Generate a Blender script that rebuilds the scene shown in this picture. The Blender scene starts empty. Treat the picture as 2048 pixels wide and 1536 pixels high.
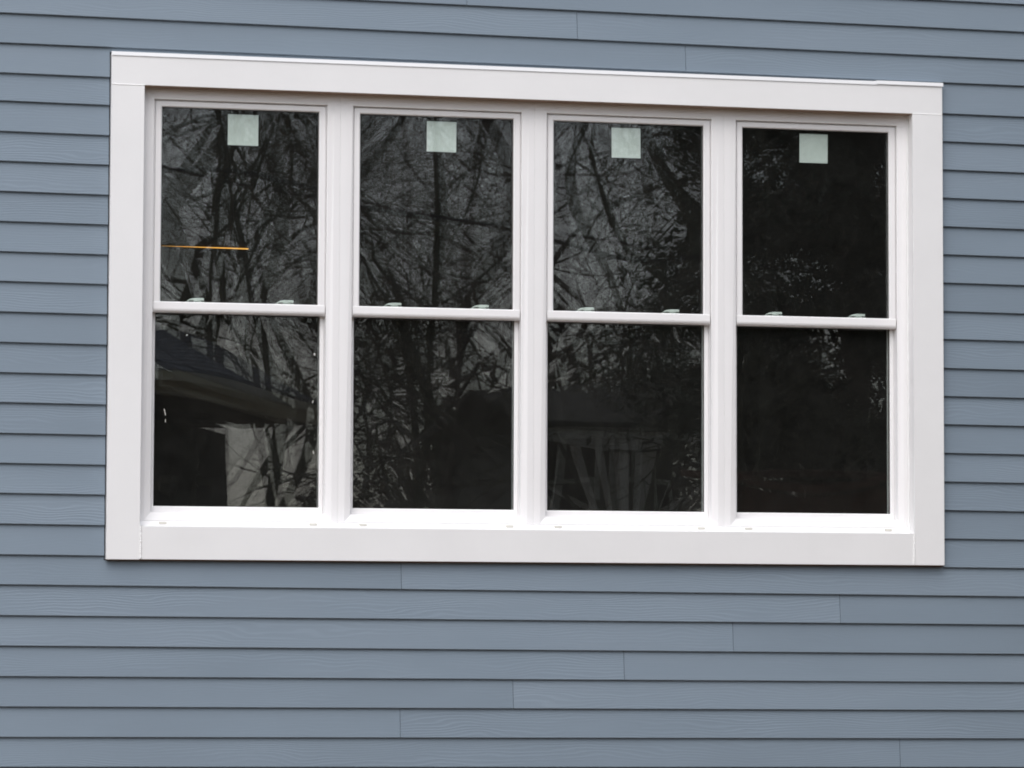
import bpy, math, random
import numpy as np
from mathutils import Vector

random.seed(7)
rng = np.random.default_rng(11)
R = math.radians
EYE = 1.6                      # eye height of the photographer; heights below are given from eye level
sc = bpy.context.scene
COL = sc.collection

# ------------------------------------------------------------------ camera
cam_d = bpy.data.cameras.new('camera')
cam = bpy.data.objects.new('camera', cam_d)
COL.objects.link(cam)
sc.camera = cam
CAM = Vector((-3.39248, -14.71838, EYE))
yaw, pitch, roll = .2198, .06918, .00358
fwd = Vector((math.sin(yaw) * math.cos(pitch), math.cos(yaw) * math.cos(pitch), math.sin(pitch)))
rgt0 = Vector((math.cos(yaw), -math.sin(yaw), 0))
up0 = rgt0.cross(fwd)
rgt = math.cos(roll) * rgt0 + math.sin(roll) * up0
up = -math.sin(roll) * rgt0 + math.cos(roll) * up0
m = cam.matrix_world.copy()
for i in range(3):
    m[i][0], m[i][1], m[i][2], m[i][3] = rgt[i], up[i], -fwd[i], CAM[i]
cam.matrix_world = m
cam_d.sensor_width = 36
cam_d.lens = 6983.594 / 2048 * 36
cam_d.clip_end = 2000

# ------------------------------------------------------------------ sky, sun, exposure
SUN_EL, SUN_AZ = R(52), R(205)          # azimuth measured clockwise from +Y
world = bpy.data.worlds.new('World')
sc.world = world
world.use_nodes = True
wn, wl = world.node_tree.nodes, world.node_tree.links
wn.clear()
sky = wn.new('ShaderNodeTexSky')
sky.sky_type = 'NISHITA'
sky.sun_disc = False
sky.sun_elevation = SUN_EL
sky.sun_rotation = SUN_AZ
sky.air_density = 1.0
sky.dust_density = 2.0
sky.ozone_density = 1.0
hs = wn.new('ShaderNodeHueSaturation')
hs.inputs['Saturation'].default_value = .45
bg = wn.new('ShaderNodeBackground')
bg.inputs['Strength'].default_value = .14
wo = wn.new('ShaderNodeOutputWorld')
wl.new(sky.outputs[0], hs.inputs['Color'])
wl.new(hs.outputs[0], bg.inputs['Color'])
wl.new(bg.outputs[0], wo.inputs['Surface'])
sun_d = bpy.data.lights.new('sun', 'SUN')
sun = bpy.data.objects.new('sun', sun_d)
COL.objects.link(sun)
sun_d.energy = .7
sun_d.angle = R(70)
sun_d.color = (1, .995, .985)
sdir = Vector((math.sin(SUN_AZ) * math.cos(SUN_EL), math.cos(SUN_AZ) * math.cos(SUN_EL), math.sin(SUN_EL)))
sun.rotation_euler = (-sdir).to_track_quat('-Z', 'Y').to_euler()
sun.location = sdir * 60
vs = sc.view_settings
vs.view_transform = 'Standard'
vs.look = 'None'
vs.exposure = 0.78
vs.gamma = 1
vs.use_curve_mapping = False
sc.cycles.max_bounces = 10
sc.cycles.diffuse_bounces = 3
sc.cycles.transparent_max_bounces = 32
sc.cycles.glossy_bounces = 6
sc.cycles.filter_width = 1.9


# ------------------------------------------------------------------ helpers
def tag(o, label=None, cat=None, group=None, kind=None):
    if label: o['label'] = label
    if cat: o['category'] = cat
    if group: o['group'] = group
    if kind: o['kind'] = kind
    return o


def empty(name, loc=(0, 0, 0)):
    o = bpy.data.objects.new(name, None)
    COL.objects.link(o)
    o.location = loc
    o.empty_display_size = .1
    return o


class MB:
    """collects faces, builds one mesh object"""
    def __init__(s):
        s.v, s.f, s.sm = [], [], []

    def add(s, vs, fs, smooth=False):
        b = len(s.v)
        s.v += [tuple(p) for p in vs]
        s.f += [tuple(b + i for i in f) for f in fs]
        s.sm += [smooth] * len(fs)
        return s

    def box(s, x0, x1, y0, y1, z0, z1):
        return s.add([(x0, y0, z0), (x1, y0, z0), (x1, y1, z0), (x0, y1, z0), (x0, y0, z1), (x1, y0, z1), (x1, y1, z1), (x0, y1, z1)],
                     [(0, 3, 2, 1), (4, 5, 6, 7), (0, 1, 5, 4), (1, 2, 6, 5), (2, 3, 7, 6), (3, 0, 4, 7)])

    def rings(s, rs, smooth=False):
        """closed sweep of rectangles (x0,x1,z0,z1,y): a mitred frame"""
        vs = []
        for x0, x1, z0, z1, y in rs:
            vs += [(x0, y, z0), (x1, y, z0), (x1, y, z1), (x0, y, z1)]
        n, fs = len(rs), []
        for i in range(n):
            j = (i + 1) % n
            for k in range(4):
                l = (k + 1) % 4
                fs.append((i * 4 + k, i * 4 + l, j * 4 + l, j * 4 + k))
        return s.add(vs, fs, smooth)

    def prism_x(s, pts, x0, x1):
        """polygon (y,z) extruded along x; pts counter-clockwise seen from +x"""
        n = len(pts)
        vs = [(x0, y, z) for y, z in pts] + [(x1, y, z) for y, z in pts]
        fs = [tuple(range(n))[::-1], tuple(range(n, 2 * n))]
        fs += [(i, (i + 1) % n, n + (i + 1) % n, n + i) for i in range(n)]
        return s.add(vs, fs)

    def prism_y(s, pts, y0, y1):
        n = len(pts)
        vs = [(x, y0, z) for x, z in pts] + [(x, y1, z) for x, z in pts]
        fs = [tuple(range(n)), tuple(range(n, 2 * n))[::-1]]
        fs += [((i + 1) % n, i, n + i, n + (i + 1) % n) for i in range(n)]
        return s.add(vs, fs)

    def tube(s, pts, rads, n=5, smooth=True):
        pts = [Vector(p) for p in pts]
        vs, fs = [], []
        for i, p in enumerate(pts):
            d = (pts[min(i + 1, len(pts) - 1)] - pts[max(i - 1, 0)]).normalized()
            a = d.orthogonal().normalized()
            if i and a.dot(pa) < .3:
                a = (pa - d * pa.dot(d)).normalized()
            pa = a
            b = d.cross(a)
            for k in range(n):
                t = 2 * math.pi * k / n
                vs.append(p + (a * math.cos(t) + b * math.sin(t)) * rads[i])
        for i in range(len(pts) - 1):
            for k in range(n):
                l = (k + 1) % n
                fs.append((i * n + k, i * n + l, (i + 1) * n + l, (i + 1) * n + k))
        return s.add(vs, fs, smooth)

    def mesh(s, name):
        me = bpy.data.meshes.new(name)
        me.from_pydata(s.v, [], s.f)
        me.polygons.foreach_set('use_smooth', s.sm)
        me.update()
        return me

    def build(s, name, mat, parent=None, loc=(0, 0, 0), bevel=0):
        return link(name, s.mesh(name), mat, parent, loc, bevel)


def link(name, me, mat, parent=None, loc=(0, 0, 0), bevel=0):
    if mat and not me.materials:
        me.materials.append(mat)
    o = bpy.data.objects.new(name, me)
    COL.objects.link(o)
    o.parent = parent
    o.location = loc
    if bevel:
        b = o.modifiers.new('edge', 'BEVEL')
        b.width = bevel
        b.segments = 2
        b.limit_method = 'ANGLE'
        b.angle_limit = R(40)
    return o


# ------------------------------------------------------------------ materials
class Mat:
    def __init__(s, name):
        s.m = bpy.data.materials.new(name)
        s.m.use_nodes = True
        s.t = s.m.node_tree
        s.n, s.l = s.t.nodes, s.t.links
        s.p = s.n['Principled BSDF']
        s.out = s.n['Material Output']

    def node(s, typ, **kw):
        n = s.n.new(typ)
        for k, v in kw.items():
            if k in n.inputs:
                n.inputs[k].default_value = v
            else:
                setattr(n, k, v)
        return n

    def coords(s, scale=(1, 1, 1), rnd=True, kind='Object'):
        tc = s.node('ShaderNodeTexCoord')
        mp = s.node('ShaderNodeMapping')
        mp.inputs['Scale'].default_value = scale
        s.l.new(tc.outputs[kind], mp.inputs['Vector'])
        if rnd:
            oi = s.node('ShaderNodeObjectInfo')
            mu = s.node('ShaderNodeMath', operation='MULTIPLY')
            mu.inputs[1].default_value = 37.0
            s.l.new(oi.outputs['Random'], mu.inputs[0])
            cb = s.node('ShaderNodeCombineXYZ')
            for i in range(3):
                s.l.new(mu.outputs[0], cb.inputs[i])
            s.l.new(cb.outputs[0], mp.inputs['Location'])
        return mp.outputs[0]

    def noise(s, vec, scale, detail=4, rough=.5, dist=0):
        n = s.node('ShaderNodeTexNoise')
        n.inputs['Scale'].default_value = scale
        n.inputs['Detail'].default_value = detail
        n.inputs['Roughness'].default_value = rough
        n.inputs['Distortion'].default_value = dist
        s.l.new(vec, n.inputs['Vector'])
        return n.outputs['Fac']

    def ramp(s, fac, stops):
        r = s.node('ShaderNodeValToRGB')
        e = r.color_ramp.elements
        while len(e) < len(stops):
            e.new(.5)
        for el, (p, c) in zip(e, stops):
            el.position = p
            el.color = (*c, 1) if len(c) == 3 else c
        s.l.new(fac, r.inputs[0])
        return r.outputs[0]

    def math(s, op, a, b=None):
        n = s.node('ShaderNodeMath', operation=op)
        for i, x in enumerate((a, b)):
            if x is None: continue
            if isinstance(x, (int, float)): n.inputs[i].default_value = x
            else: s.l.new(x, n.inputs[i])
        return n.outputs[0]

    def bump(s, h, strength, dist):
        b = s.node('ShaderNodeBump')
        b.inputs['Strength'].default_value = strength
        b.inputs['Distance'].default_value = dist
        s.l.new(h, b.inputs['Height'])
        s.l.new(b.outputs[0], s.p.inputs['Normal'])
        return s

    def color(s, c):
        if isinstance(c, (tuple, list)):
            s.p.inputs['Base Color'].default_value = (*c, 1)
        else:
            s.l.new(c, s.p.inputs['Base Color'])
        return s

    def rough(s, r, spec=.5):
        s.p.inputs['Roughness'].default_value = r
        s.p.inputs['Specular IOR Level'].default_value = spec
        return s


def mul(c, k): return tuple(x * k for x in c)


def siding_mat():
    M = Mat('painted_fibre_cement')
    base = (.190, .238, .288)
    # wood-grain emboss: long wavy ridges, each board has its own stretch of grain
    v = M.coords((1, 1, 1))
    warp = M.noise(M.coords((1.6, 1, 7)), 1.0, 2, .5)
    warp2 = M.noise(M.coords((5, 1, 22)), 1.0, 2, .5)
    sx = M.node('ShaderNodeSeparateXYZ')
    M.l.new(v, sx.inputs[0])
    z = M.math('MULTIPLY', sx.outputs[2], 520.)
    ph = M.math('ADD', z, M.math('ADD', M.math('MULTIPLY', warp, 62.), M.math('MULTIPLY', warp2, 9.)))
    wav = M.math('SINE', ph)
    wav = M.math('POWER', M.math('ADD', M.math('MULTIPLY', wav, .5), .5), 2.2)
    mask = M.ramp(M.noise(M.coords((1.1, 1, 9)), 1.3, 3, .55), [(.36, (.06,) * 3), (.62, (1,) * 3)])
    oi = M.node('ShaderNodeObjectInfo')
    fine = M.noise(M.coords((14, 1, 210)), 1., 3, .6)
    amt = M.math('ADD', M.math('MULTIPLY', M.math('FRACT', M.math('MULTIPLY', oi.outputs['Random'], 7.31)), 1.3), .25)
    h = M.math('ADD', M.math('MULTIPLY', M.math('MULTIPLY', wav, mask), amt), M.math('MULTIPLY', fine, .5))
    M.bump(h, .28, .0012)
    tint = M.noise(M.coords((.9, 1, 3)), 1.7, 3, .5)
    rnd = M.math('ADD', M.math('MULTIPLY', oi.outputs['Random'], .35), M.math('MULTIPLY', tint, .65))
    col = M.ramp(rnd, [(.15, mul(base, .90)), (.5, base), (.85, (base[0] * 1.09, base[1] * 1.07, base[2] * 1.06))])
    # colour slightly darker in grain valleys, lighter on ridges
    mx = M.node('ShaderNodeMix', data_type='RGBA', blend_type='MULTIPLY')
    mx.inputs[0].default_value = .35
    M.l.new(col, mx.inputs[6])
    M.l.new(M.ramp(h, [(.1, (.86,) * 3), (.9, (1.1,) * 3)]), mx.inputs[7])
    M.color(mx.outputs[2]).rough(.58, .35)
    return M.m


def paint_mat(name, base, rough=.5, spec=.4, bump=.00025, var=.03, scale=40):
    M = Mat(name)
    n = M.noise(M.coords(), 3.0, 5, .6)
    M.color(M.ramp(n, [(.3, mul(base, 1 - var)), (.7, mul(base, 1 + var * .4))]))
    M.rough(rough, spec)
    if bump:
        M.bump(M.noise(M.coords(), scale, 3, .6), .5, bump)
    return M.m


def glass_mat():
    """clear slightly green float glass: mirror reflection by viewing angle over straight-through transmission, thin dust film that also lifts the dark reflections"""
    M = Mat('window_glass')
    M.n.remove(M.p)
    lw = M.node('ShaderNodeLayerWeight')
    lw.inputs['Blend'].default_value = .5
    f5 = M.math('POWER', lw.outputs['Facing'], 5.)
    fac = M.math('ADD', M.math('MULTIPLY', f5, .970), .029)
    tr = M.node('ShaderNodeBsdfTransparent')
    tr.inputs[0].default_value = (.966, .979, .972, 1)
    gl = M.node('ShaderNodeBsdfGlossy')
    gl.inputs['Roughness'].default_value = 0.0
    gl.inputs['Color'].default_value = (1, .985, 1, 1)
    mx = M.node('ShaderNodeMixShader')
    M.l.new(fac, mx.inputs[0]); M.l.new(tr.outputs[0], mx.inputs[1]); M.l.new(gl.outputs[0], mx.inputs[2])
    df = M.node('ShaderNodeBsdfDiffuse')
    df.inputs[0].default_value = (.5, .48, .45, 1)
    dust = M.ramp(M.noise(M.coords((1, 1, 1)), 7., 6, .65, 1.5), [(.35, (.003,) * 3), (.8, (.009,) * 3)])  # dust strengthened as a pale veil to brighten the dark panes
    m2 = M.node('ShaderNodeMixShader')
    M.l.new(dust, m2.inputs[0]); M.l.new(mx.outputs[0], m2.inputs[1]); M.l.new(df.outputs[0], m2.inputs[2])
    M.l.new(m2.outputs[0], M.out.inputs['Surface'])
    return M.m


def simple(name, base, rough=.7, spec=.3, var=.12, scale=6, bump=0, bscale=30, stretch=(1, 1, 1)):
    M = Mat(name)
    n = M.noise(M.coords(stretch), scale, 5, .6)
    M.color(M.ramp(n, [(.3, mul(base, 1 - var)), (.7, mul(base, 1 + var))]))
    M.rough(rough, spec)
    if bump:
        M.bump(M.noise(M.coords(stretch), bscale, 4, .6), .7, bump)
    return M.m


def emit(name, col, strength):
    M = Mat(name)
    M.p.inputs['Base Color'].default_value = (.05, .03, .01, 1)
    M.p.inputs['Emission Color'].default_value = (*col, 1)
    M.p.inputs['Emission Strength'].default_value = strength
    return M.m


M_SIDING = siding_mat()
M_TRIM = paint_mat('white_trim_paint', (.80, .790, .787), .55, .35, .0004, .03, 60)
M_METAL = paint_mat('white_coated_metal', (.79, .79, .80), .35, .5, 0, .02)
M_VINYL = paint_mat('white_vinyl', (.84, .823, .82), .42, .45, .0001, .02, 25)
M_CAULK = paint_mat('white_caulk', (.86, .85, .84), .45, .4, .0008, .03, 90)
M_GLASS = glass_mat()
M_SPACER = simple('dark_spacer', (.10, .09, .085), .4, .5)
M_STICK = simple('sticker_paper', (.72, .76, .73), .6, .3, .06, 14, .0006, 30)
M_LOCK = paint_mat('lock_plastic', (.80, .84, .80), .4, .5, 0, .02)
M_WEEP = simple('weep_plastic', (.63, .61, .55), .6, .3)
M_SHEATH = simple('building_paper', (.05, .052, .058), .9, .1)
M_RAW = simple('raw_wood_edge', (.16, .075, .038), .85, .2, .25, 18, 0, 30, (1, 1, 6))
M_EDGE = simple('unpainted_edge_shade', (.36, .26, .20), .85, .2, .12, 6, 0, 30, (1, 1, 1))  # brown also stands in for shade under the head board
M_FOUND = simple('foundation_concrete', (.30, .29, .28), .9, .2, .12, 3, .004, 30)
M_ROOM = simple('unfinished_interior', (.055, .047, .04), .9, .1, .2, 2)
M_LAMP = emit('warm_tube_glow', (1, .48, .09), .75)
M_GROUND = simple('leaf_litter', (.135, .092, .058), .95, .1, .45, 1.2, .05, 12)
M_BARK = simple('bark', (.115, .098, .085), .9, .15, .3, 5, .01, 20, (3, 3, .6))
M_BARK2 = simple('mossy_bark', (.105, .108, .078), .9, .15, .35, 4, .01, 20, (3, 3, .6))
M_WOOD = simple('grey_twigs', (.26, .245, .22), .9, .15, .35, .4)
M_LEAF = simple('evergreen_leaf', (.045, .068, .036), .55, .35, .5, 1.1)
M_LEAF2 = simple('dark_needle', (.032, .045, .028), .6, .3, .5, 1.0)
M_SHINGLE = simple('asphalt_shingle', (.11, .125, .155), .9, .15, .25, 9, .003, 60)
M_FASCIA = simple('cream_fascia', (.72, .69, .52), .6, .3, .1, 3)
M_SOFFIT = simple('olive_soffit', (.15, .14, .10), .7, .2, .1, 3)
M_DKWALL = simple('dark_clapboard', (.07, .068, .062), .8, .2, .15, 3)
M_PALE = simple('pale_porch_paint', (.80, .79, .72), .6, .3, .08, 3)
M_RED = simple('rusty_red_boards', (.15, .07, .05), .8, .2, .3, 3, 0, 30, (1, 1, 5))
M_PANEW = simple('dark_window', (.02, .022, .025), .1, .5, .1, 2)

# ------------------------------------------------------------------ ground
g = MB().add([(-500, -500, 0), (500, -500, 0), (500, 500, 0), (-500, 500, 0)], [(0, 1, 2, 3)])
tag(g.build('ground', M_GROUND), 'brown leaf-littered yard soil in front of the wall', kind='structure')

# ------------------------------------------------------------------ clapboard wall
# heights of the board edges, read at x=-2.3 and x=2.25 (the courses are not quite even)
ZL = [2.5757, 2.4479, 2.3203, 2.2014, 2.072, 1.9458, 1.8178, 1.6909, 1.5631, 1.4376, 1.309, 1.1806, 1.0532, .9274, .7984, .6727, .5471,
      .4186, .2902, .165, .0365, -.09, -.2172, -.3434, -.4697, -.5932]
ZR = [2.8052, 2.6797, 2.5528, 2.4344, 2.2936, 2.1673, 2.0401, 1.913, 1.7844, 1.6587, 1.532, 1.4041, 1.28, 1.1501, 1.0247, .8992, .7716,
      .6441, .5168, .3908, .2637, .138, .0124, -.1176, -.2429, -.367, -.492]
lines = {}
for i in range(26):
    lines[i] = [ZL[i], None]
for j in range(27):
    lines.setdefault(j - 2, [None, None])[1] = ZR[j]
lines[-1][0] = ZL[0] + .1272; lines[-2][0] = ZL[0] + .2545
lines[25][1] = ZR[26] - .1262
for k in range(26, 30):
    lines[k] = [lines[25][0] - .1265 * (k - 25), lines[25][1] - .1265 * (k - 25)]
for k in range(-3, -18, -1):
    lines[k] = [lines[-2][0] + .127 * (-2 - k), lines[-2][1] + .127 * (-2 - k)]


def zline(k, x):
    a, b = lines[k]
    return a + (b - a) * (x + 2.305) / 4.55


WX0, WX1 = -4.4, 4.6
TX0, TX1, TZ0, TZ1 = -1.8530, 1.8566, .2742, 2.4248       # outside of the window trim
TK, OVER = .0135, .03                                   # board thickness, overlap
JOINTS = {-2: [3.3], -1: [-.3109, 3.35], 0: [.1839, -3.4], 1: [.6762, -2.95], 18: [], 19: [-.5862, 3.07], 20: [1.3814, -2.3], 21: [.8916, -2.77],
          22: [.4001, 4.05, -3.25], 23: [-.0928, 3.56], 24: [-.5869, 3.07], 25: [1.6562, -2.9], 26: [1.16, -2.5], 27: [.67, -3.0],
          28: [.18, 3.8], 29: [-.31, 3.3]}

wall = empty('clapboard_wall', (0, 0, 0))
tag(wall, 'blue-grey lap siding wall around the white four-part window', 'wall', kind='thing')


def plank_piece(mb, k, x0, x1, top=None, bot=None, x_seg=1):
    """one wedge of siding; top/bot cut heights override the lap"""
    def sec(x):
        zb, zt0 = zline(k, x), zline(k - 1, x)
        slope = (TK + .0006) / (zt0 - zb)
        z0 = zb if bot is None else bot
        z1 = zt0 + OVER if top is None else top
        y = lambda z: (z - zb) * slope
        r = .0022
        return [(y(z0) + r, z0), (y(z0) + TK, z0), (y(z1) + TK, z1), (y(z1), z1), (y(z0 + r), z0 + r)]
    a, b = sec(x0), sec(x1)
    n = len(a)
    vs = [(x0, y, z + EYE) for y, z in a] + [(x1, y, z + EYE) for y, z in b]
    fs = [tuple(range(n))[::-1], tuple(range(n, 2 * n))] + [(i, (i + 1) % n, n + (i + 1) % n, n + i) for i in range(n)]
    mb.add(vs, [f[::-1] for f in fs])


GAP = .0055
for k in range(-16, 30):
    js = sorted(JOINTS.get(k, [((k * 1.37 + 5) % 3.4) - 4.2, ((k * 1.37 + 5) % 3.4) - .3]))
    if 2 <= k <= 18:
        spans = [(WX0, TX0 - GAP, None, None), (TX1 + GAP, WX1, None, None)]
    else:
        xs = [WX0] + js + [WX1]
        spans = [(a + .0009, b - .0009, None, None) for a, b in zip(xs[:-1], xs[1:])]
    for (a, b, t_, b_) in spans:
        mb = MB()
        if k == 19:          # notched under the window: a slot stays open below the trim board
            parts = []
            for p, q, t in ((WX0, TX0 - GAP, None), (TX0 - GAP, TX1 + GAP, TZ0 - .0045), (TX1 + GAP, WX1, None)):
                p, q = max(p, a), min(q, b)
                if q > p:
                    plank_piece(mb, k, p, q, top=t)
        elif k == 1:
            plank_piece(mb, k, a, b, bot=None)
        else:
            plank_piece(mb, k, a, b)
        ob = mb.build('siding_plank', M_SIDING, wall)
# the board that passes above the head trim, cut down to a sliver over it
mb = MB()
plank_piece(mb, 2, TX0 - GAP, TX1 + GAP, bot=TZ1 + .004)
mb.build('siding_plank', M_SIDING, wall)
# sheathing behind the boards, open at the window
sh = MB()
z0w, z1w = lines[29][0] + EYE - .02, lines[-16][0] + EYE
for x0, x1, z0, z1 in ((WX0, -1.72, z0w, z1w), (1.725, WX1, z0w, z1w), (-1.72, 1.725, z0w, .405 + EYE), (-1.72, 1.725, 2.312 + EYE, z1w)):
    sh.box(x0, x1, .0290, .12, z0, z1)
sh.build('sheathing', M_SHEATH, wall)
MB().box(WX0, WX1, .004, .30, -.2, z0w).build('foundation', M_FOUND, wall)

# ------------------------------------------------------------------ window trim
trim = empty('window_trim', (0, 0, TZ0 + EYE))
tag(trim, 'broad flat white board surround framing the row of four windows', 'window trim', kind='thing')


def tb(mb, name, mat=M_TRIM, bevel=.0012):
    o = mb.build(name, mat, trim, (0, 0, -(TZ0 + EYE)), bevel)
    return o


IX0, IX1, IZ0, IZ1 = -1.7125, 1.7165, .4145, 2.2860
TF, TB_ = -.024, .0445
E_ = EYE
tb(MB().box(TX0, TX1, TF, TB_, IZ1 + E_, TZ1 - .004 + E_), 'head_board')
tb(MB().box(TX0, IX0, TF - .0008, TB_, TZ0 - .0012 + E_, IZ1 - .0012 + E_), 'side_board')
tb(MB().box(IX1, TX1, TF - .0008, TB_, TZ0 + E_, IZ1 - .0012 + E_), 'side_board')
tb(MB().box(IX0 + .0012, IX1 - .0012, TF + .0012, TB_, TZ0 + E_, IZ0 + E_), 'sill_board')
tb(MB().box(TX0 + .002, TX1 - .002, -.014, .0285, TZ0 - .0042 + E_, TZ0 - .0022 + E_), 'bare_wood_strip', M_RAW, 0)
tb(MB().box(IX0 + .001, IX1 - .001, TF + .0015, TB_ - .0005, IZ1 - .0011 + E_, IZ1 - .0001 + E_), 'bare_edge_shade', M_EDGE, 0)  # bare underside, its brown also strengthens the shade below the head board
# two lapped lengths of bent drip cap over the head board
for x0, x1, dz, dy in ((TX0 - .001, 1.556, 0, 0), (1.548, TX1 + .003, .0032, -.0022)):
    zt = TZ1 + .001 + dz
    pts = [(.012, zt + .003), (TF - .0015 + dy, zt), (TF - .0042 + dy, zt - .0165), (TF - .003 + dy, zt - .0165), (TF - .0002 + dy, zt - .003), (.012, zt - .0005)]
    tb(MB().prism_x([(y, z + E_) for y, z in pts], x0, x1), 'drip_cap', M_METAL, 0)


def bead(p0, p1, r, wob, n=60, seed=0):
    rr = random.Random(seed)
    pts, rad = [], []
    for i in range(n + 1):
        t = i / n
        p = Vector(p0).lerp(Vector(p1), t)
        pts.append(p + Vector((rr.uniform(-wob, wob), 0, rr.uniform(-wob, wob))))
        rad.append(r * rr.uniform(.8, 1.2))
    return MB().tube(pts, rad, 6)


for i, (a, b, r_, w_) in enumerate([((TX0 + .004, TF, IZ1 + E_ - .0006), (IX0, TF, IZ1 + E_ - .0006), .0026, .0003),
                                    ((IX1, TF, IZ1 + E_ - .0006), (TX1 - .004, TF, IZ1 + E_ - .0006), .0022, .0003),
                                    ((IX0 + .004, TF + .003, TZ0 + E_ + .002), (IX0 + .004, TF + .003, IZ0 + E_), .0058, .0003),
                                    ((IX1 - .001, TF + .002, TZ0 + E_ + .002), (IX1 + .001, TF + .002, IZ0 + E_), .0050, .0003),
                                    ((IX0 + .003, .044, IZ0 + E_), (IX0 + .003, .044, IZ1 + E_), .0042, .0008),
                                    ((IX1 - .003, .042, IZ0 + E_), (IX1 - .003, .042, IZ1 + E_), .0048, .0010)]):
    tb(bead(a, b, r_, w_, 70, i), 'caulk_bead', M_CAULK, 0)

# ------------------------------------------------------------------ windows
FF = .046


def glass_mesh(x0, x1, z0, z1, y, bow, thick=.003, seed=0, n=36):
    """float glass pane, drawn in or out by the pressure in the sealed unit, with faint roller wave"""
    rr = np.random.default_rng(seed)
    u = np.linspace(-1, 1, n + 1)
    U, V = np.meshgrid(u, u)
    X = (x0 + x1) / 2 + U * (x1 - x0) / 2
    Z = (z0 + z1) / 2 + V * (z1 - z0) / 2
    cu, cv = rr.uniform(-.10, .10, 2)
    prof = (1 - U ** 2) * (1 - V ** 2) * (1 + cu * U + cv * V)
    wave = np.zeros_like(X)
    for _ in range(3):
        kx, kz = rr.uniform(-6, 6), rr.uniform(8, 22)
        wave += np.sin(kx * X + kz * Z + rr.uniform(0, 6)) * rr.uniform(.4, 1) * .000010 * (14 / math.hypot(kx, kz)) ** 1.2
    Yf = y + bow * prof + wave
    N = (n + 1) ** 2
    vf = np.stack([X, Yf, Z], -1).reshape(-1, 3)
    vb = np.stack([X, Yf + thick, Z], -1).reshape(-1, 3)
    fs, sm = [], []
    for j in range(n):
        for i in range(n):
            a = j * (n + 1) + i
            q = (a, a + 1, a + n + 2, a + n + 1)
            fs.append(q)
            fs.append(tuple(N + t for t in q[::-1]))
    me = bpy.data.meshes.new('pane')
    vs = np.concatenate([vf, vb])
    loop = [i for i in range(n)] + [n + (n + 1) * j for j in range(n)] + [N - 1 - i for i in range(n)] + [(n + 1) * (n - j) for j in range(n)]
    extra = np.concatenate([vf[loop], vb[loop]])
    L4 = len(loop)
    nf = len(fs)
    for i in range(L4):
        j = (i + 1) % L4
        fs.append((2 * N + i, 2 * N + L4 + i, 2 * N + L4 + j, 2 * N + j))
    me.from_pydata([tuple(v) for v in np.concatenate([vs, extra])], [], fs)
    me.polygons.foreach_set('use_smooth', [True] * nf + [False] * L4)
    me.update()
    me.materials.append(M_GLASS)
    return me


HW = .3735                      # half of the clear opening
ZT, ZB = 2.2390 + E_, .474 + E_
ULABEL = ['leftmost white double-hung window, lit orange strip visible in its upper pane',
          'second white double-hung window from the left, tall trunk mirrored in its panes',
          'third white double-hung window from the left, crooked tree mirrored in its upper pane',
          'rightmost white double-hung window, darkest of the row']
UX = [-1.2870, -.4270, .4330, 1.2930]
BOWU = [.00148, .00150, .00145, .00120]
BOWL = [.00135, .00145, .00140, .0011]

lock_pts = [(-.044, 0), (.044, 0), (.044, .0035), (-.040, .0035)]
lever_pts = [(-.031, .0062), (-.024, .0062), (-.022, .0092), (-.004, .0092), (-.002, .0058), (.020, .0058), (.024, .0100), (.041, .0092), (.041, .0180), (.036, .0195), (.002, .0195), (-.016, .0165), (-.030, .0095)]
post_pts = [(-.002, .0035), (.030, .0035), (.030, .012), (-.002, .012)]


def fr(mb_rings, name, mat, parent, bevel=.001):
    return MB().rings(mb_rings).build(name, mat, parent, bevel=bevel)


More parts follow.
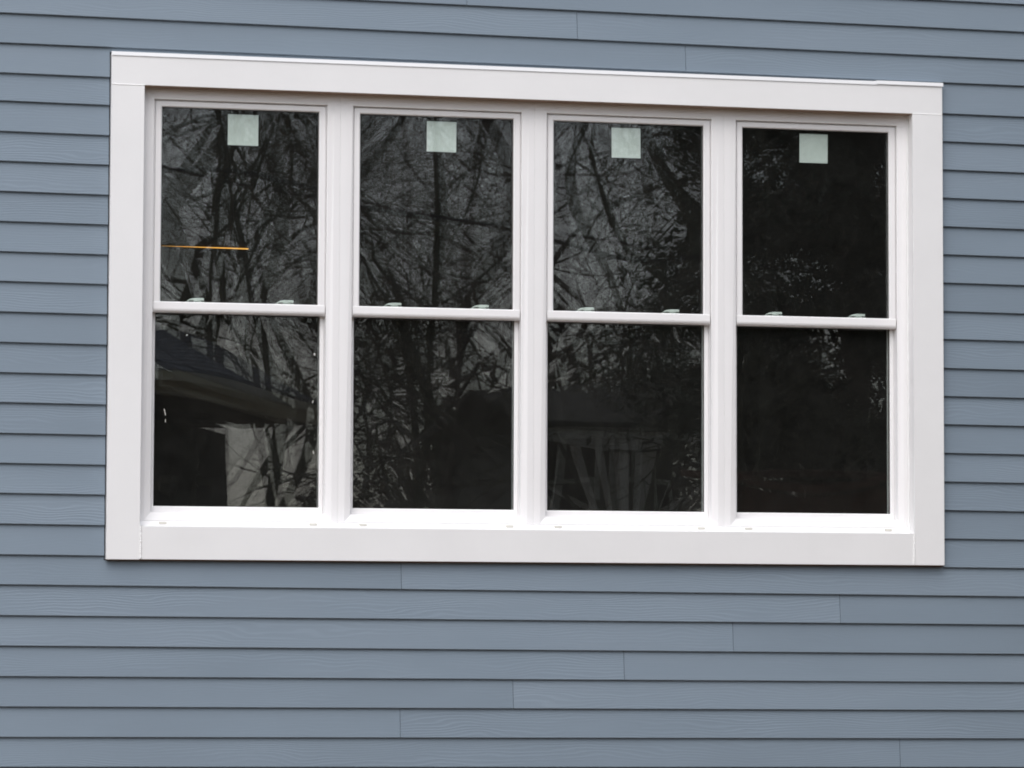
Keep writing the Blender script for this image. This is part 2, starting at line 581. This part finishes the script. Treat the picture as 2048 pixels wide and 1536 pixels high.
for ui, (ux, lab) in enumerate(zip(UX, ULABEL)):
    w = empty('double_hung_window', (ux, 0, .40 + E_))
    tag(w, lab, 'window', 'four windows mulled side by side', 'thing')
    oz = -(.40 + E_)

    def P(mb, name, mat, parent=w, bevel=0.0):
        o = mb.build(name, mat, parent, (0, 0, oz if parent is w else 0), bevel)
        return o
    OW = .42985
    z_t, z_b = 2.31 + E_, .4400 + E_
    fm = MB().rings([(-OW, OW, z_b, z_t, .15), (-OW, OW, z_b, z_t, FF), (-.402, .402, .4415 + E_, 2.268 + E_, FF - .0003),
                     (-HW - .002, HW + .002, ZB - .002, ZT + .002, FF + .0010), (-HW, HW, ZB, ZT, FF + .0030), (-HW, HW, ZB, ZT, .15)])
    fm.v = [(x, y + (.007 if z < 1.0 + E_ and FF + .0005 < y < .1 else 0), z) for x, y, z in fm.v]
    frame = P(fm, 'frame', M_VINYL, bevel=.0008)
    nose = MB().prism_x([(.068, .4395 + E_), (.0455, .4395 + E_), (.0260, .4175 + E_), (.0260, .400 + E_), (.068, .400 + E_)], -OW, OW)
    P(nose, 'sill_nose', M_VINYL, frame, .001)
    for sx in (-.322, .322):
        P(MB().box(sx - .016, sx + .016,   .0300, .0400, .4245 + E_, .4345 + E_), 'weep_cover', M_WEEP, frame, .001)
    # ---- upper sash, in the outer track
    GU = (-.340, .340, 1.374 + E_, 2.2095 + E_)
    HU = HW - .0007
    zt = ZT - .0009
    upper = P(MB().rings([(-HU, HU, 1.3275 + E_, zt, .092), (-HU, HU, 1.3275 + E_, zt, .066), (-HU + .0055, HU - .0055, 1.3330 + E_, zt - .0045, .0655),
                          (-HU + .0065, HU - .0065, 1.3400 + E_, zt - .0055, .0595), (GU[0] - .004, GU[1] + .004, GU[2] - .003, GU[3] + .004, .0590),
                          (GU[0], GU[1], GU[2], GU[3], .0640), (GU[0], GU[1], GU[2], GU[3], .0692), (GU[0] - .009, GU[1] + .009, GU[2] - .009, GU[3] + .009, .0692),
                          (GU[0] - .009, GU[1] + .009, GU[2] - .009, GU[3] + .009, .0905), (GU[0], GU[1], GU[2], GU[3], .0905), (GU[0], GU[1], GU[2], GU[3], .092)]),
              'upper_sash', M_VINYL, bevel=.0008)
    rail = MB().prism_x([(.0655, 1.3400 + E_), (.0575, 1.3720 + E_), (.0545, 1.3700 + E_), (.0535, 1.3430 + E_), (.0550, 1.3370 + E_), (.0590, 1.3315 + E_), (.0655, 1.3290 + E_)][::-1], -HU + .004, HU - .004)
    P(rail, 'meeting_rail', M_VINYL, upper, .0006)
    e = .008
    link('pane', glass_mesh(GU[0] - e, GU[1] + e, GU[2] - e, GU[3] + e, .0712, BOWU[ui], seed=ui * 7 + 1), M_GLASS, upper)
    link('pane', glass_mesh(GU[0] - e, GU[1] + e, GU[2] - e, GU[3] + e, .0862, -BOWU[ui] * .35, seed=ui * 7 + 2), M_GLASS, upper)
    P(MB().rings([(GU[0] - .007, GU[1] + .007, GU[2] - .007, GU[3] + .007, .0748), (GU[0] + .001, GU[1] - .001, GU[2] + .001, GU[3] - .001, .0748),
                  (GU[0] + .001, GU[1] - .001, GU[2] + .001, GU[3] - .001, .0855), (GU[0] - .007, GU[1] + .007, GU[2] - .007, GU[3] + .007, .0855)][::-1]), 'glazing_spacer', M_SPACER, upper)
    # ---- lower sash, in the inner track
    GL = (-.3555, .3555, .5035 + E_, 1.338 + E_)
    zb = ZB + .0010
    lower = P(MB().rings([(-HU, HU, zb, 1.3755 + E_, .145), (-HU, HU, zb, 1.3755 + E_, .1000), (GL[0] - .004, GL[1] + .004, GL[2] - .004, GL[3] + .004, .0990),
                          (GL[0], GL[1], GL[2], GL[3], .1035), (GL[0], GL[1], GL[2], GL[3], .1092), (GL[0] - .009, GL[1] + .009, GL[2] - .009, GL[3] + .009, .1092),
                          (GL[0] - .009, GL[1] + .009, GL[2] - .009, GL[3] + .009, .132), (GL[0], GL[1], GL[2], GL[3], .132), (GL[0], GL[1], GL[2], GL[3], .145)]),
              'lower_sash', M_VINYL, bevel=.0008)
    link('pane', glass_mesh(GL[0] - e, GL[1] + e, GL[2] - e, GL[3] + e, .1112, BOWL[ui], seed=ui * 7 + 3), M_GLASS, lower)
    link('pane', glass_mesh(GL[0] - e, GL[1] + e, GL[2] - e, GL[3] + e, .1262, -BOWL[ui] * .35, seed=ui * 7 + 4), M_GLASS, lower)
    P(MB().rings([(GL[0] - .007, GL[1] + .007, GL[2] - .007, GL[3] + .007, .1148), (GL[0] + .001, GL[1] - .001, GL[2] + .001, GL[3] - .001, .1148),
                  (GL[0] + .001, GL[1] - .001, GL[2] + .001, GL[3] - .001, .1255), (GL[0] - .007, GL[1] + .007, GL[2] - .007, GL[3] + .007, .1255)][::-1]), 'glazing_spacer', M_SPACER, lower)
    if ui == 0:             # scraps of label left on the outer face
        for fx, fz, fw, fh, ang in ((-.309, .905, .0022, .016, .25), (-.306, .868, .0016, .008, .1), (.335, 1.165, .003, .006, .5), (.329, .960, .0022, .007, -.2), (.333, .742, .0018, .008, .3), (-.218, 1.236, .004, .0025, .4)):
            ca, sa = math.cos(ang), math.sin(ang)
            q = [(fx + ca * x - sa * z, fz + sa * x + ca * z + E_) for x, z in ((-fw, -fh), (fw * .6, -fh * .8), (fw, fh * .7), (-fw * .3, fh))]
            P(MB().prism_y(q, .1103, .1108), 'label_scrap', M_WEEP, lower)
    for sx in (-.188, .199):
        lk = MB()
        z0 = 1.3757 + E_
        for pts, ya, yb in ((lock_pts, .100, .124), (post_pts, .108, .120), (lever_pts, .099, .121)):
            lk.prism_y([(x + sx, z + z0) for x, z in pts], ya, yb)
        P(lk, 'sash_lock', M_LOCK, lower, .0012)

# square paper stickers left on the inside of the upper panes
SL = ['pale green square sticker at the top of the leftmost upper pane', 'pale green square sticker on the upper pane second from left',
      'pale green square sticker on the upper pane third from left', 'pale green square sticker at the top of the rightmost, darkest upper pane']
ST = [(-1.3395, -1.2075, 2.0580, 2.1915, .002), (-.4680, -.3370, 2.0590, 2.1920, .003), (.3620, .4930, 2.0600, 2.1925, -.006), (1.2260, 1.3570, 2.0655, 2.1955, .003)]
for (x0, x1, z0, z1, rz), lab in zip(ST, SL):
    n = 8
    mb = MB()
    rr = random.Random(int(x0 * 1000))
    vs = []
    for s_ in (0, .0003):
        for j in range(n + 1):
            for i in range(n + 1):
                rr2 = random.Random(i * 31 + j * 7 + int(x0 * 100))
                vs.append(((i / n - .5) * (x1 - x0), s_ + rr2.uniform(0, .0006), (j / n - .5) * (z1 - z0)))
    N = (n + 1) ** 2
    fs = []
    for j in range(n):
        for i in range(n):
            a = j * (n + 1) + i
            fs += [(a, a + 1, a + n + 2, a + n + 1), (N + a + n + 1, N + a + n + 2, N + a + 1, N + a)]
    mb.add(vs, fs)
    o = mb.build('sticker', M_STICK, None, ((x0 + x1) / 2, .0912, (z0 + z1) / 2 + E_))
    o.rotation_euler.y = rz
    tag(o, lab, 'sticker', 'stickers on the upper panes')

# ------------------------------------------------------------------ dim unfinished room behind the glass
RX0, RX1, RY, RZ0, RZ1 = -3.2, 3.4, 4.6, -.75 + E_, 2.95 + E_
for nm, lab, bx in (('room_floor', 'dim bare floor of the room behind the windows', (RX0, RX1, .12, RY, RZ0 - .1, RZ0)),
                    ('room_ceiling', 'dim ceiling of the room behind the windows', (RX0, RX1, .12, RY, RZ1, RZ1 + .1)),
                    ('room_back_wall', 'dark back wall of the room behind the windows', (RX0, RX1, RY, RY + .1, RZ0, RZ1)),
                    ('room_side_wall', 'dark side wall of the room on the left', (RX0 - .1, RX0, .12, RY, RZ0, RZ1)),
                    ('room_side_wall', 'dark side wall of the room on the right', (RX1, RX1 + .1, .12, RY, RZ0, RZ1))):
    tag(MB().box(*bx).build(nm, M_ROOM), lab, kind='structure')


def through(x, z, Y):
    """point at depth Y on the camera's sight line through (x, 0, z)"""
    p = Vector((x, 0, z + E_))
    d = p - CAM
    return CAM + d * ((Y - CAM.y) / d.y)


la, lb = through(-1.640, 1.6045, 2.2), through(-1.2600, 1.6015, 2.2)
lamp = empty('strip_light', lb)
tag(lamp, 'thin glowing orange strip light seen through the leftmost upper pane', 'light')
mb = MB()
mb.tube([Vector((0, 0, 0)), (la - lb) * .35, (la - lb) * .7, la - lb], [.0030, .0023, .0013, .0003], 8)
mb.build('tube', M_LAMP, lamp)
mb = MB().box(la.x - lb.x, .02, .012, .05, .008, .04)
mb.build('housing', M_ROOM, lamp)
mb = MB()
mb.box(-.09, -.07, .02, .035, .04, RZ1 - lb.z)
mb.build('hanger', M_ROOM, lamp)

# ------------------------------------------------------------------ the yard that the glass mirrors
MIR = Vector((CAM.x, -CAM.y, E_))


def seen(a, b, D):
    """where the mirrored view in slope (a, b) meets the plane D metres in front of the wall"""
    t = MIR.y + D
    return Vector((MIR.x + a * t, -D, E_ + b * t))


def tree_mesh(seed, height, r0, lean=(0, 0), limbs=16, first=.22, spread=1.0, twigs=True, crook=.05, fork=None):
    rr = random.Random(seed)
    tr, br = MB(), MB()

    def wander(p, d, length, n, wob, lift):
        pts = [p]
        for _ in range(n):
            d = (d + Vector((rr.gauss(0, wob), rr.gauss(0, wob), rr.gauss(0, wob) + lift))).normalized()
            p = p + d * (length / n)
            pts.append(p)
        return pts, d

    def branch(p, d, length, rad, lev):
        n = 5 if lev < 2 else 3
        pts, _ = wander(p, d, length, n, .20 if lev < 3 else .28, .05)
        tip = rad * (.25 if lev < 3 else .4)
        br.tube(pts, [rad + (tip - rad) * i / n for i in range(n + 1)], 5 if lev == 1 else (4 if lev == 2 else 3), True)
        if lev >= (4 if twigs else 3): return
        kids = {1: 9, 2: 7, 3: 4}[lev]
        for c in range(kids):
            t = .2 + .8 * (c + rr.random()) / kids
            i = min(int(t * n), n - 1)
            q = pts[i].lerp(pts[i + 1], t * n - i)
            ax = (pts[i + 1] - pts[i]).normalized()
            s_ = ax.orthogonal().normalized()
            s_ = s_ * math.cos(a_ := rr.uniform(0, 6.28)) + ax.cross(s_) * math.sin(a_)
            nd = (ax * rr.uniform(.5, .9) + s_ * rr.uniform(.6, 1.0)).normalized()
            branch(q, nd, length * rr.uniform(.32, .55), max(rad * rr.uniform(.34, .52) * (1 - .5 * t), .0022), lev + 1)

    def trunk(p, d, height, r0, limbs, first):
        n = 12
        pts, _ = wander(p, d, height, n, crook, .03)
        rad = [r0 * (1.25 if i == 0 else 1) * (1 - .82 * i / n) for i in range(n + 1)]
        tr.tube(pts, rad, 9)
        for c in range(limbs):
            t = first + (1 - first) * (c + rr.random()) / limbs
            i = min(int(t * n), n - 1)
            q = pts[i].lerp(pts[i + 1], t * n - i)
            az = c * 2.4 + rr.uniform(-.5, .5)
            el = rr.uniform(.1, .8)
            nd = Vector((math.cos(az) * math.cos(el), math.sin(az) * math.cos(el), math.sin(el)))
            branch(q, nd, height * spread * rr.uniform(.22, .42) * (1.15 - .7 * t), r0 * rr.uniform(.22, .42) * (1.1 - .75 * t), 1)

    trunk(Vector((0, 0, -.1)), Vector((lean[0], lean[1], 1)).normalized(), height, r0, limbs, first)
    return tr.mesh('trunk'), br.mesh('crown')


def put_tree(name, lab, meshes, loc, rz, bark, scale=1, cat='tree', group='bare trees in the yard'):
    o = empty(name, loc)
    o.rotation_euler.z = rz
    o.scale = (scale,) * 3
    tag(o, lab, cat, group)
    link('trunk', meshes[0], bark, o)
    link('crown', meshes[1], bark, o)
    return o


T1 = tree_mesh(3, 17, .125, limbs=18, first=.16, crook=.03)
T2 = tree_mesh(5, 14, .115, lean=(.12, .05), limbs=16, first=.14, crook=.12, spread=1.1)
T3 = tree_mesh(9, 13, .085, lean=(-.1, 0), limbs=15, first=.12, crook=.06)
T4 = tree_mesh(14, 19, .10, lean=(.05, 0), limbs=26, first=.36, crook=.05, spread=.95)


def at(a, D):
    p = seen(a, 0, D)
    return (p.x, p.y, 0)


TREES = [('tall straight bare tree mirrored in the second window', T1, at(.2035, 30), .4, M_BARK, 1.0),
         ('crooked leaning bare tree mirrored in the third window', T2, at(.2560, 27), 2.0, M_BARK2, 1.0),
         ('slim bare tree mirrored at the right edge of the leftmost window', T3, at(.1600, 27), 1.0, M_BARK2, .9),
         ('bare tree with low limbs mirrored at the left of the leftmost window', T2, at(.1280, 38), 4.6, M_BARK, 1.15),
         ('farthest bare tree above the mirrored roof', T3, at(.1335, 66), 2.8, M_BARK2, 1.3),
         ('forked bare tree above the tip of the mirrored gutter', T1, at(.1590, 48), 5.9, M_BARK2, .95),
         ('high crowned bare tree mirrored at the left of the leftmost upper pane', T4, at(.1300, 52), .6, M_BARK2, 1.0),
         ('high crowned bare tree mirrored in the middle of the leftmost upper pane', T4, at(.1345, 70), 2.1, M_BARK, 1.25),
         ('high crowned bare tree mirrored at the right of the leftmost upper pane', T4, at(.1575, 60), 3.9, M_BARK2, 1.1),
         ('high crowned bare tree beyond the slim one mirrored right of the roof', T4, at(.1620, 74), 5.2, M_BARK, 1.3),
         ('thin bare tree mirrored left of the tall straight one', T3, at(.1930, 40), 5.0, M_BARK, 1.1),
         ('mossy bare tree mirrored right of the tall straight one', T2, at(.2110, 43), .9, M_BARK2, 1.2),
         ('second row bare tree mirrored behind the tall straight one', T1, at(.1990, 60), 2.2, M_BARK2, 1.1),
         ('spreading bare tree mirrored behind the crooked one', T1, at(.2480, 45), 3.3, M_BARK, 1.05),
         ('small bare tree mirrored right of the crooked one', T3, at(.2680, 41), .2, M_BARK, 1.1),
         ('bare tree standing left of the dark evergreen', T3, at(.2985, 21), 5.5, M_BARK, 1.0),
         ('bare tree far off to the left of the neighbouring house', T1, at(-.05, 52), .3, M_BARK, 1.1),
         ('mossy bare tree farther left beyond the neighbouring house', T2, at(-.16, 46), 1.3, M_BARK2, 1.2),
         ('slender bare tree beyond the ridge of the neighbouring house', T3, at(.05, 48), 2.3, M_BARK2, 1.3),
         ('leftmost bare tree of the yard', T1, at(-.30, 40), 4.3, M_BARK, 1.0),
         ('far bare tree mirrored between the second and third windows', T1, at(.2340, 56), 1.4, M_BARK2, 1.1)]
for lab, me, loc, rz, bk, s_ in TREES:
    put_tree('bare_tree', lab, me, loc, rz, bk, s_)


def evergreen(name, lab, loc, height, rad, n, leaf, mat, seed, base=.08, shape=.8):
    """dense evergreen: trunk, limbs and a crown of small leaf sprays gathered in clumps with gaps between"""
    r_ = np.random.default_rng(seed)
    o = empty(name, loc)
    tag(o, lab, 'tree', 'dark evergreens in the yard')
    tb_ = MB().tube([(0, 0, -.1), (.05, .02, height * .4), (0, .05, height * .96)], [rad * .09, rad * .06, .02], 8)
    nl = 120
    cl = []
    for i in range(nl):
        t = base + (1 - base) * (i + r_.random()) / nl
        az = r_.uniform(0, 6.283)
        env = rad * (1 - t) ** shape * (1 if t > .14 else .8) + .25
        L = env * r_.uniform(.65, 1.05)
        z0 = t * height
        tip = (L * math.cos(az), L * math.sin(az), z0 + L * r_.uniform(-.15, .25))
        tb_.tube([(0, 0, z0), (tip[0] * .5, tip[1] * .5, (z0 + tip[2]) / 2 + .08), tip], [.035, .022, .006], 4)
        for s_ in np.linspace(.25, 1, max(3, int(L / .35))):
            cl.append((tip[0] * s_, tip[1] * s_, z0 + (tip[2] - z0) * s_, .22 + .16 * r_.random()))
    cl = np.array(cl)
    idx = r_.integers(0, len(cl), n)
    c = cl[idx, :3] + r_.normal(0, 1, (n, 3)) * cl[idx, 3:4] * np.array([.75, .75, .5])
    a = r_.normal(0, 1, (n, 3)); a[:, 2] -= .3
    a /= np.linalg.norm(a, axis=1, keepdims=True)
    b = np.cross(a, r_.normal(0, 1, (n, 3)))
    b /= np.linalg.norm(b, axis=1, keepdims=True)
    ln = leaf * r_.uniform(.6, 1.3, (n, 1)); wd = ln * .34
    v = np.stack([c - a * ln * .5, c + b * wd * .5, c + a * ln * .5, c - b * wd * .5], 1).reshape(-1, 3)
    me = bpy.data.meshes.new('crown')
    me.vertices.add(4 * n); me.vertices.foreach_set('co', v.ravel())
    me.loops.add(4 * n); me.loops.foreach_set('vertex_index', np.arange(4 * n, dtype=np.int32))
    me.polygons.add(n); me.polygons.foreach_set('loop_start', np.arange(0, 4 * n, 4, dtype=np.int32))
    me.update(calc_edges=True)
    tb_.build('trunk', M_BARK, o)
    link('crown', me, mat, o)
    return o


evergreen('evergreen_tree', 'big dense evergreen added out of view on the right to shade the wall', (6.7, -5.2, 0), 13, 3.0, 120000, .11, M_LEAF2, 1)  # unseen mass added to darken the right end of the wall
evergreen('evergreen_tree', 'bushy evergreen added out of view beyond the right end to darken the wall', (5.9, -2.9, 0), 10, 2.3, 90000, .10, M_LEAF, 8, .02, .6)  # second unseen mass, added for more light falloff towards the right
evergreen('evergreen_tree', 'dark evergreen mirrored in the rightmost window', at(.331, 22), 18, 3.2, 190000, .12, M_LEAF2, 2)
evergreen('evergreen_tree', 'evergreen mirrored beside the top of the third window', at(.2900, 33), 12.5, 2.0, 50000, .11, M_LEAF, 3, .32)

# far woodland edge that closes the view: one mass of thin trunks and brush
wd_ = MB()
rr = random.Random(21)
for i in range(170):
    a = rr.uniform(.165, .40) if i < 110 else rr.uniform(-.3, .165)
    p = seen(a, 0, rr.uniform(62, 95))
    h = rr.uniform(6.0, 10.5) if a > .165 else rr.uniform(3, 4.6)
    q = Vector((p.x, p.y, 0))
    wd_.tube([q, q + Vector((rr.gauss(0, .3), rr.gauss(0, .3), h * .5)), q + Vector((rr.gauss(0, .6), rr.gauss(0, .6), h))], [.14, .09, .02], 4)
    for j in range(34):
        t = rr.uniform(.06, 1)
        s_ = q + Vector((0, 0, h * t))
        d = Vector((rr.gauss(0, 1), rr.gauss(0, 1), rr.uniform(-.2, 1.0))).normalized() * rr.uniform(.6, 2.2)
        wd_.tube([s_, s_ + d * .5 + Vector((0, 0, .1)), s_ + d], [.05, .035, .012], 3)
tag(wd_.build('woodland', M_WOOD), 'far bare winter woodland edge closing the yard', 'woodland', kind='stuff')

# neighbouring house whose eave is mirrored in the leftmost lower pane
tip = seen(.160, 0, 24)
nh = empty('neighbour_house', (tip.x, tip.y, 0))
nh.rotation_euler.z = R(110.4)
tag(nh, 'dark house with gutter and shingle roof mirrored in the leftmost lower pane', 'house')
# local: x = 0 is the far gable end, +x runs along the eave, +y towards the ridge
EZ, HL = 4.04, 6.6
MB().box(.46, HL - .4, .67, 9, -.1, EZ - .25).build('wall', M_DKWALL, nh)
MB().box(0, HL, .06, .67, EZ - .18, EZ - .15).build('soffit', M_SOFFIT, nh)
MB().box(0, HL, .02, .06, EZ - .19, EZ - .02).build('fascia', M_FASCIA, nh)
MB().prism_x([(-.11, EZ - .02), (-.10, EZ - .10), (-.05, EZ - .125), (.019, EZ - .125), (.019, EZ - .10), (-.05, EZ - .10), (-.085, EZ - .09), (-.095, EZ - .02)], -.02, HL).build('gutter', M_FASCIA, nh)
roof = MB().prism_x([(-.03, EZ + .02), (4.7, EZ + 2.65), (9.45, EZ + .02), (9.45, EZ - .05), (4.7, EZ + 2.58), (-.03, EZ - .03)], -.05, HL + .05).build('roof', M_SHINGLE, nh)
gm = MB().prism_x([(.67, EZ - .2), (4.7, EZ + 2.1), (9.0, EZ - .2)], .46, .6)
gm.build('gable', M_DKWALL, nh)
sl = math.atan2(2.63, 4.73)
for r_i in range(18):
    t0 = r_i * .145
    y0, z0 = -.035 + t0 * math.cos(sl), EZ + .022 + t0 * math.sin(sl)
    x = -.05 - (r_i % 2) * .15
    while x < 4.3:
        xa = max(x, -.06)
        hgt = .012 + .006 * random.random()
        sm_ = MB().prism_x([(y0, z0), (y0, z0 + hgt), (y0 + .2 * math.cos(sl), z0 + .2 * math.sin(sl) + .003), (y0 + .2 * math.cos(sl), z0 + .2 * math.sin(sl))], xa + .003, x + .297)
        sm_.build('shingle', M_SHINGLE, roof)
        x += .3
for px in (1.9, 3.6):
    f_ = MB().box(px - .45, px + .45, .63, .67, 1.4, 3.1).build('window', M_SOFFIT, nh)
    MB().box(px - .37, px + .37, .62, .63, 1.48, 3.02).build('pane', M_PANEW, f_)

# low far house with a pale porch, mirrored in the third lower pane
lh = empty('porch_house', at(.2625, 29))
lh.rotation_euler.z = R(-8)
tag(lh, 'low house with pale porch fascia and posts mirrored in the third lower pane', 'house')
PZ = 4.22
MB().box(-1.1, 1.1, -4.5, -1.2, -.1, PZ - .1).build('wall', M_DKWALL, lh)
MB().box(-1.25, -.28, -.05, .0, PZ - .22, PZ).build('fascia', M_PALE, lh)
MB().box(-.26, 1.25, -.05, .0, PZ - .20, PZ).build('fascia', M_PALE, lh)
MB().prism_x([(.06, PZ + .02), (-2.4, PZ + .6), (-4.9, PZ + .02), (-4.9, PZ - .06), (-2.4, PZ + .52), (.06, PZ - .06)][::-1], -1.35, 1.35).build('roof', M_DKWALL, lh)
for px, hw in ((-1.1, .05), (-.52, .03), (-.31, .018), (-.12, .05), (.09, .065), (.33, .025), (1.1, .05)):
    MB().box(px - hw, px + hw, -.17, -.07, 0, PZ - .22).build('porch_post', M_PALE, lh)
for px in (-.6, .6):
    f_ = MB().box(px - .45, px + .45, -1.2, -1.15, 2.0, 3.5).build('window', M_PALE, lh)
    MB().box(px - .38, px + .38, -1.15, -1.14, 2.07, 3.43).build('pane', M_PANEW, f_)

# rusty red shed, mirrored low in the rightmost window
sd = empty('garden_shed', at(.347, 12.5))
sd.rotation_euler.z = R(8)
tag(sd, 'rusty red board shed mirrored low in the rightmost window', 'shed')
for i in range(18):
    MB().box(-1.35 + i * .15, -1.35 + i * .15 + .142, -.02, .0, 0, 2.78).build('board', M_RED, sd)
MB().box(-1.33, 1.33, -2.2, -.025, 0, 2.76).build('body', M_DKWALL, sd)
MB().prism_x([(.18, 2.80), (-2.4, 2.92), (-2.4, 2.98), (.18, 2.86)][::-1], -1.5, 1.5).build('roof', M_RED, sd)

# overhead service cable
c0, c1, cm = seen(.00, .150, 19), seen(.42, .092, 21), seen(.21, .1195, 20)
cb = MB().tube([c0.lerp(cm, t / 10) for t in range(11)] + [cm.lerp(c1, t / 10) for t in range(1, 11)], [.020] * 21, 6)
cbo = cb.build('overhead_cable', M_SHEATH)
tag(cbo, 'dark overhead cable mirrored across the upper panes', 'cable')
